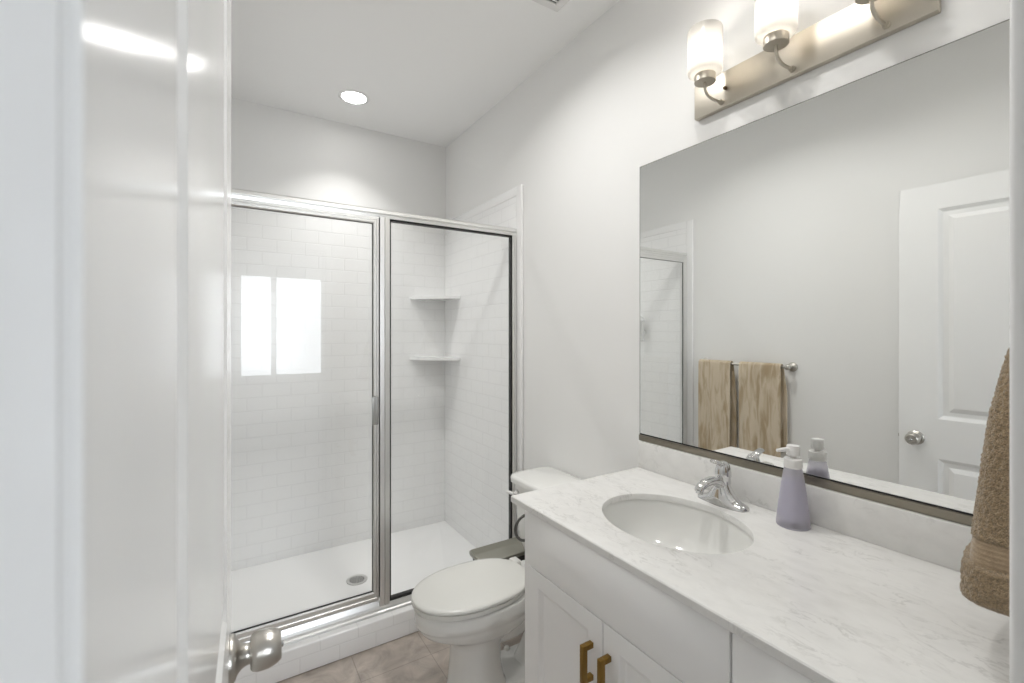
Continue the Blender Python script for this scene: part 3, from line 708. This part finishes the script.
box(bm, VX0, VX1, VYa, VYa + rim, VZ, ZC - 0.0005, 0.004); box(bm, VX0, VX1, VYb - rim, VYb, VZ, ZC - 0.0005, 0.004)
box(bm, VX0, VX0 + rim, VYa + rim - 0.005, VYb - rim + 0.005, VZ, ZC - 0.0005, 0.004); box(bm, VX1 - rim, VX1, VYa + rim - 0.005, VYb - rim + 0.005, VZ, ZC - 0.0005, 0.004)
child('frame', bm, M['whiteplastic'], fan)
child('cavity', B(VX0 + rim, VX1 - rim, VYa + rim, VYb - rim, ZC - 0.004, ZC - 0.0006), M['slot'], fan)
y = VYa + rim + 0.006
while y < VYb - rim - 0.004:
    child('slat', B(VX0 + rim - 0.003, VX1 - rim + 0.003, y, y + 0.008, VZ + 0.0005, VZ + 0.0035, 0.001), M['whiteplastic'], fan); y += 0.0165

# ------------------------------------------------------------------ toilet (facing -x)
TY, TYT = 1.606, 1.594
toi = empty('toilet', (0.95, TY, 0), 'white two-piece toilet with closed lid between vanity and shower', 'toilet')
def egg(xf, xb, hw, z, n=48, p=2.15, wide=0.58):
    """plan outline: rounded front at xf (low x), back at xb; widest at 'wide' of the length"""
    out = []; xm = xf + (xb - xf) * wide
    for i in range(n):
        a = 2 * math.pi * i / n; c, s = math.cos(a), math.sin(a)
        q = p if c < 0 else 2.45
        cc = math.copysign(abs(c) ** (2 / q), c); ss = math.copysign(abs(s) ** (2 / q), s)
        x = xm + cc * ((xm - xf) if c < 0 else (xb - xm)); out.append((x, TY + hw * ss, z))
    return out
bm = bmesh.new()
S = [(0.0, 0.702, .955, .108), (0.006, 0.698, .960, .111), (0.03, 0.706, .945, .106), (0.06, 0.716, .930, .101), (0.14, 0.724, .915, .097), (0.21, 0.726, .915, .097), (0.230, 0.722, .925, .100), (0.248, 0.702, .96, .108), (0.264, 0.673, 1.00, .124), (0.282, 0.637, 1.03, .140), (0.300, 0.606, 1.045, .151), (0.318, 0.592, 1.05, .156), (0.331, 0.589, 1.05, .157), (0.333, 0.584, 1.05, .160), (0.350, 0.583, 1.05, .161), (0.380, 0.581, 1.05, .162), (0.388, 0.585, 1.05, .159), (0.390, 0.598, 1.045, .148)]
loft(bm, [egg(xf, xb, hw, z) for z, xf, xb, hw in S])
# rear deck, hanging bowl back, trapway and foot
def rr_ring(x0, x1, hw, r, z): return [(x, y, z) for x, y in rrect(x0, x1, TY - hw, TY + hw, r)]
loft(bm, [rr_ring(1.0, 1.27, .060, .03, .27), rr_ring(0.98, 1.30, .085, .03, .30), rr_ring(0.98, 1.315, .100, .03, .34), rr_ring(0.98, 1.318, .110, .03, .385), rr_ring(0.985, 1.31, .105, .03, .3895)])
loft(bm, [rr_ring(0.90, 1.20, .100, .04, 0.0), rr_ring(0.90, 1.20, .100, .04, 0.028), rr_ring(0.91, 1.18, .088, .04, 0.042)])
tube(bm, [(0.90, TY, 0.235), (0.97, TY, 0.245), (1.04, TY, 0.255), (1.11, TY, 0.22), (1.13, TY, 0.15), (1.10, TY, 0.08), (1.07, TY, 0.02)], [.07, .082, .080, .062, .055, .055, .062], n=24, smooth=5)
child('bowl', bm, M['porcelain'], toi, sharp=60)
bm = bmesh.new()
st = [(0.3905, .609, 1.03, .132), (0.3945, .609, 1.03, .132), (0.3945, .579, 1.032, .1595), (0.396, .5755, 1.032, .1620), (0.4095, .5745, 1.033, .1628), (0.4115, .577, 1.03, .160), (0.4115, .609, 1.03, .132)]
loft(bm, [egg(xf, xb, hw, z, wide=0.5) for z, xf, xb, hw in st]); child('seat', bm, M['seat'], toi, sharp=50)
bm = bmesh.new()
st = [(0.4120, .609, 1.04, .132), (0.4155, .609, 1.04, .132), (0.4155, .576, 1.043, .1622), (0.4165, .5735, 1.045, .1640), (0.4225, .5735, 1.045, .1640), (0.4270, .577, 1.043, .161), (0.4300, .594, 1.03, .147), (0.432, .65, 0.99, .104), (0.433, .74, 0.93, .048)]
loft(bm, [egg(xf, xb, hw, z, wide=0.5) for z, xf, xb, hw in st]); child('lid', bm, M['seat'], toi, sharp=50)
for sgn in (-1, 1): child('hinge_cover', B(1.035, 1.075, TY + sgn * .075 - .025, TY + sgn * .075 + .025, 0.391, 0.424, 0.008, 3), M['seat'], toi)
bm = bmesh.new()
def tk(x0, x1, hw, r, z): return [(x, y, z) for x, y in rrect(x0, x1, TYT - hw, TYT + hw, r, 8)]
loft(bm, [tk(1.165, 1.325, .178, .05, .3905), tk(1.152, 1.33, .196, .05, .405), tk(1.136, 1.334, .210, .05, .46), tk(1.125, 1.336, .217, .05, .56), tk(1.118, 1.337, .221, .05, .70), tk(1.118, 1.337, .221, .05, .714)])
child('tank', bm, M['porcelain'], toi, sharp=50)
bm = bmesh.new()
loft(bm, [tk(1.111, 1.338, .225, .045, .7145), tk(1.103, 1.340, .231, .046, .719), tk(1.101, 1.341, .233, .048, .738), tk(1.105, 1.340, .230, .046, .747), tk(1.115, 1.335, .221, .045, .7515)])
child('tank_lid', bm, M['porcelain'], toi, sharp=50)
bm = bmesh.new(); lathe(bm, [(0, 0), (0.014, 0), (0.013, -0.008), (0.007, -0.012), (0.007, -0.02), (0, -0.02)], (1.1175, TYT + .165, .675), 'X', 20)
tube(bm, [(1.097, TYT + .165, .675), (1.094, TYT + .190, .674), (1.092, TYT + .212, .672)], [.007, .008, .006], n=12)
child('flush_lever', bm, M['whiteplastic'], toi)
for sgn in (-1, 1):
    child('bolt_cap', L([(0, .055), (.014, .055), (.014, .062), (.010, .071), (0, .074)], (1.02, TY + sgn * .086, -0.02), 'Z', 24), M['seat'], toi)

# ------------------------------------------------------------------ waste bin
wb = empty('waste_bin', (1.135, 1.92, 0), 'olive grey rectangular waste bin between toilet and shower curb', 'bin')
bx0, bx1, by0, by1, bz = 0.985, 1.285, 1.842, 1.998, 0.352
def bring(k, z, r=0.02): return [(x, y, z) for x, y in rrect(bx0 + k, bx1 - k, by0 + k, by1 - k, max(r, .004), 5)]
bm = bmesh.new()
loft(bm, [bring(.042, 0.001), bring(.012, bz - .030), bring(.011, bz - .020)], cap=True); child('body', bm, M['bindark'], wb)
bm = bmesh.new()
loft(bm, [bring(.009, bz - .022), bring(.002, bz - .018), bring(0, bz - .012), bring(0, bz - .002), bring(.002, bz), bring(.005, bz), bring(.007, bz - .002), bring(.020, bz - .016), bring(.024, bz - .018), bring(.034, bz - .018)], cap=True)
child('lid', bm, M['bin'], wb, sharp=40)

# ------------------------------------------------------------------ towel bar on the left wall (seen in the mirror)
tb = empty('towel_bar', (XL, 1.675, 1.212), 'nickel towel bar on the left wall, reflected in the mirror', 'towel bar')
BX, BZ, BY0, BY1 = -0.043, 1.205, 1.392, 1.962
child('rod', T([(BX, BY0, BZ), (BX, BY1, BZ)], 0.0085, n=20, up=(1, 0, 0)), M['knob'], tb)
for y in (BY0, BY1):
    child('post', L([(0, 0.001), (0.027, 0.001), (0.027, 0.006), (0.022, 0.012), (0.011, 0.018), (0.010, 0.040), (0.0155, 0.046), (0.017, 0.057), (0.0155, 0.068), (0.008, 0.073), (0, 0.074)], (XL, y, BZ), 'X', 32), M['knob'], tb, sharp=50)
def hung_towel(y0, y1, zf, zbk, seed, lean):
    """plush towel folded over the bar: front layer, fold, back layer"""
    bm = bmesh.new(); ny, prof = 30, []
    r = 0.0125
    for i in range(26): prof.append((BX + r + 0.006, zf + (BZ - zf) * i / 26, i / 26))
    for i in range(9):
        a = math.pi * i / 8; prof.append((BX + (r + 0.004) * math.cos(a), BZ + (r + 0.004) * math.sin(a), 1.0))
    for i in range(1, 25): prof.append((BX - r - 0.004, BZ - (BZ - zbk) * i / 24, 1 - i / 24))
    rows = []
    for k, (x, z, t) in enumerate(prof):
        row = []
        for j in range(ny + 1):
            u = j / ny
            back = k > 34
            yy = y0 + (y1 - y0) * u + (1 - t) * lean * (u - .5) + (-0.020 if back else 0) * min(1, (1 - t) * 3)
            wv = 0.0045 * math.sin(u * 13 + seed) * (1 - t) + 0.003 * math.sin(u * 29 + seed * 3 + z * 4) * (1 - t)
            nz = noise.noise(Vector((yy * 30, z * 16, seed))) * 0.0025
            row.append((x + (wv + nz if not back else -abs(wv) * .5), yy, z + 0.004 * math.sin(u * 9 + seed) * (1 - t)))
        rows.append(row)
    loft(bm, rows, close=False, cap=False)
    return bm
for k, (a, b, zf, zb, lab) in enumerate(((1.738, 1.972, 0.60, 0.66, 'plush beige towel on the far half of the towel bar, nearest the shower'), (1.424, 1.682, 0.66, 0.72, 'plush beige towel on the near half of the towel bar, beside the open end'))):
    t = link('hanging_towel', hung_towel(a, b, zf, zb, 1.7 + k * 2.1, -0.0), M['plush'], sharp=80)
    so = t.modifiers.new('thick', 'SOLIDIFY'); so.thickness = 0.007; so.offset = 0
    smoothmod(t, 1); tagged(t, lab, 'towel', 'beige towels on the towel bar')

# ------------------------------------------------------------------ hand towel on a ring by the doorway
RX, RY, RZ = 1.085, YN, 1.50
tr = empty('towel_ring', (RX, RY, RZ), 'nickel towel ring on the near wall holding the tan towel', 'towel ring')
child('post', L([(0, 0.001), (0.024, 0.001), (0.022, 0.010), (0.010, 0.015), (0.009, 0.045), (0, 0.046)], (RX, RY, RZ), 'Y', 28), M['knob'], tr)
child('ring', T([(RX + 0.075 * math.sin(R(a)), RY + 0.052, RZ - 0.075 + 0.075 * math.cos(R(a))) for a in range(0, 361, 10)], 0.0045, n=12, up=(0, 1, 0)), M['knob'], tr)
def terry():
    bm = bmesh.new(); n = 220; zs = []
    z0, z1 = 0.990, 1.430; m = 190; rings = []
    for k in range(m + 1):
        t = k / m; z = z0 + (z1 - z0) * t
        s = max(0.0, (1.385 - z) * 3.65) if z > 1.27 else 0.42 + (1.27 - z) / 0.28 * 0.58   # 0 at the ring, 1 at the hem
        hx = 0.026 + 0.106 * min(1, s * 1.06) ** 0.8; hy = 0.018 + 0.042 * min(1, s * 1.1) ** .9
        if z < 1.048: hx += 0.006; hy += 0.0055
        zc_ = z
        e = min(1.0, (z - z0) / 0.012); f = math.sqrt(max(1 - (1 - e) ** 2, 0.02)); hx *= 0.82 + .18 * f; hy *= 0.55 + .45 * f
        if t > 0.97: q = (1 - t) / 0.03; hx *= max(math.sqrt(q), .1); hy *= max(math.sqrt(q), .1)
        band = 1.052 < z < 1.088
        ring = []
        for i in range(n):
            a = 2 * math.pi * i / n
            p = 3.2; c, sn = math.cos(a), math.sin(a)
            x = RX + hx * math.copysign(abs(c) ** (2 / p), c); y = RY + 0.066 + hy * math.copysign(abs(sn) ** (2 / p), sn)
            nx, ny = c / hx, sn / hy; ln = math.hypot(nx, ny); nx /= ln; ny /= ln
            d = 0.006 * math.sin(a * 5 + 1.0) * s * (0.5 if sn > 0 else .3)
            if not band: d += 0.0026 * noise.noise(Vector((x * 240, y * 240, z * 240))) + 0.0010 * noise.noise(Vector((x * 120, y * 120, z * 120)))
            else: d += -0.002 + 0.0009 * math.sin(z * 900)
            ring.append((x + nx * d, y + ny * d, zc_))
        rings.append(ring)
    vr = loft(bm, rings)
    for f in bm.faces:
        zc2 = f.calc_center_median().z
        if 1.052 < zc2 < 1.088: f.material_index = 1
    return bm
ht = link('hand_towel', terry(), [M['terry'], M['terryband']], sharp=180)
tagged(ht, 'tan terry hand towel hanging over the counter beside the doorway', 'towel')
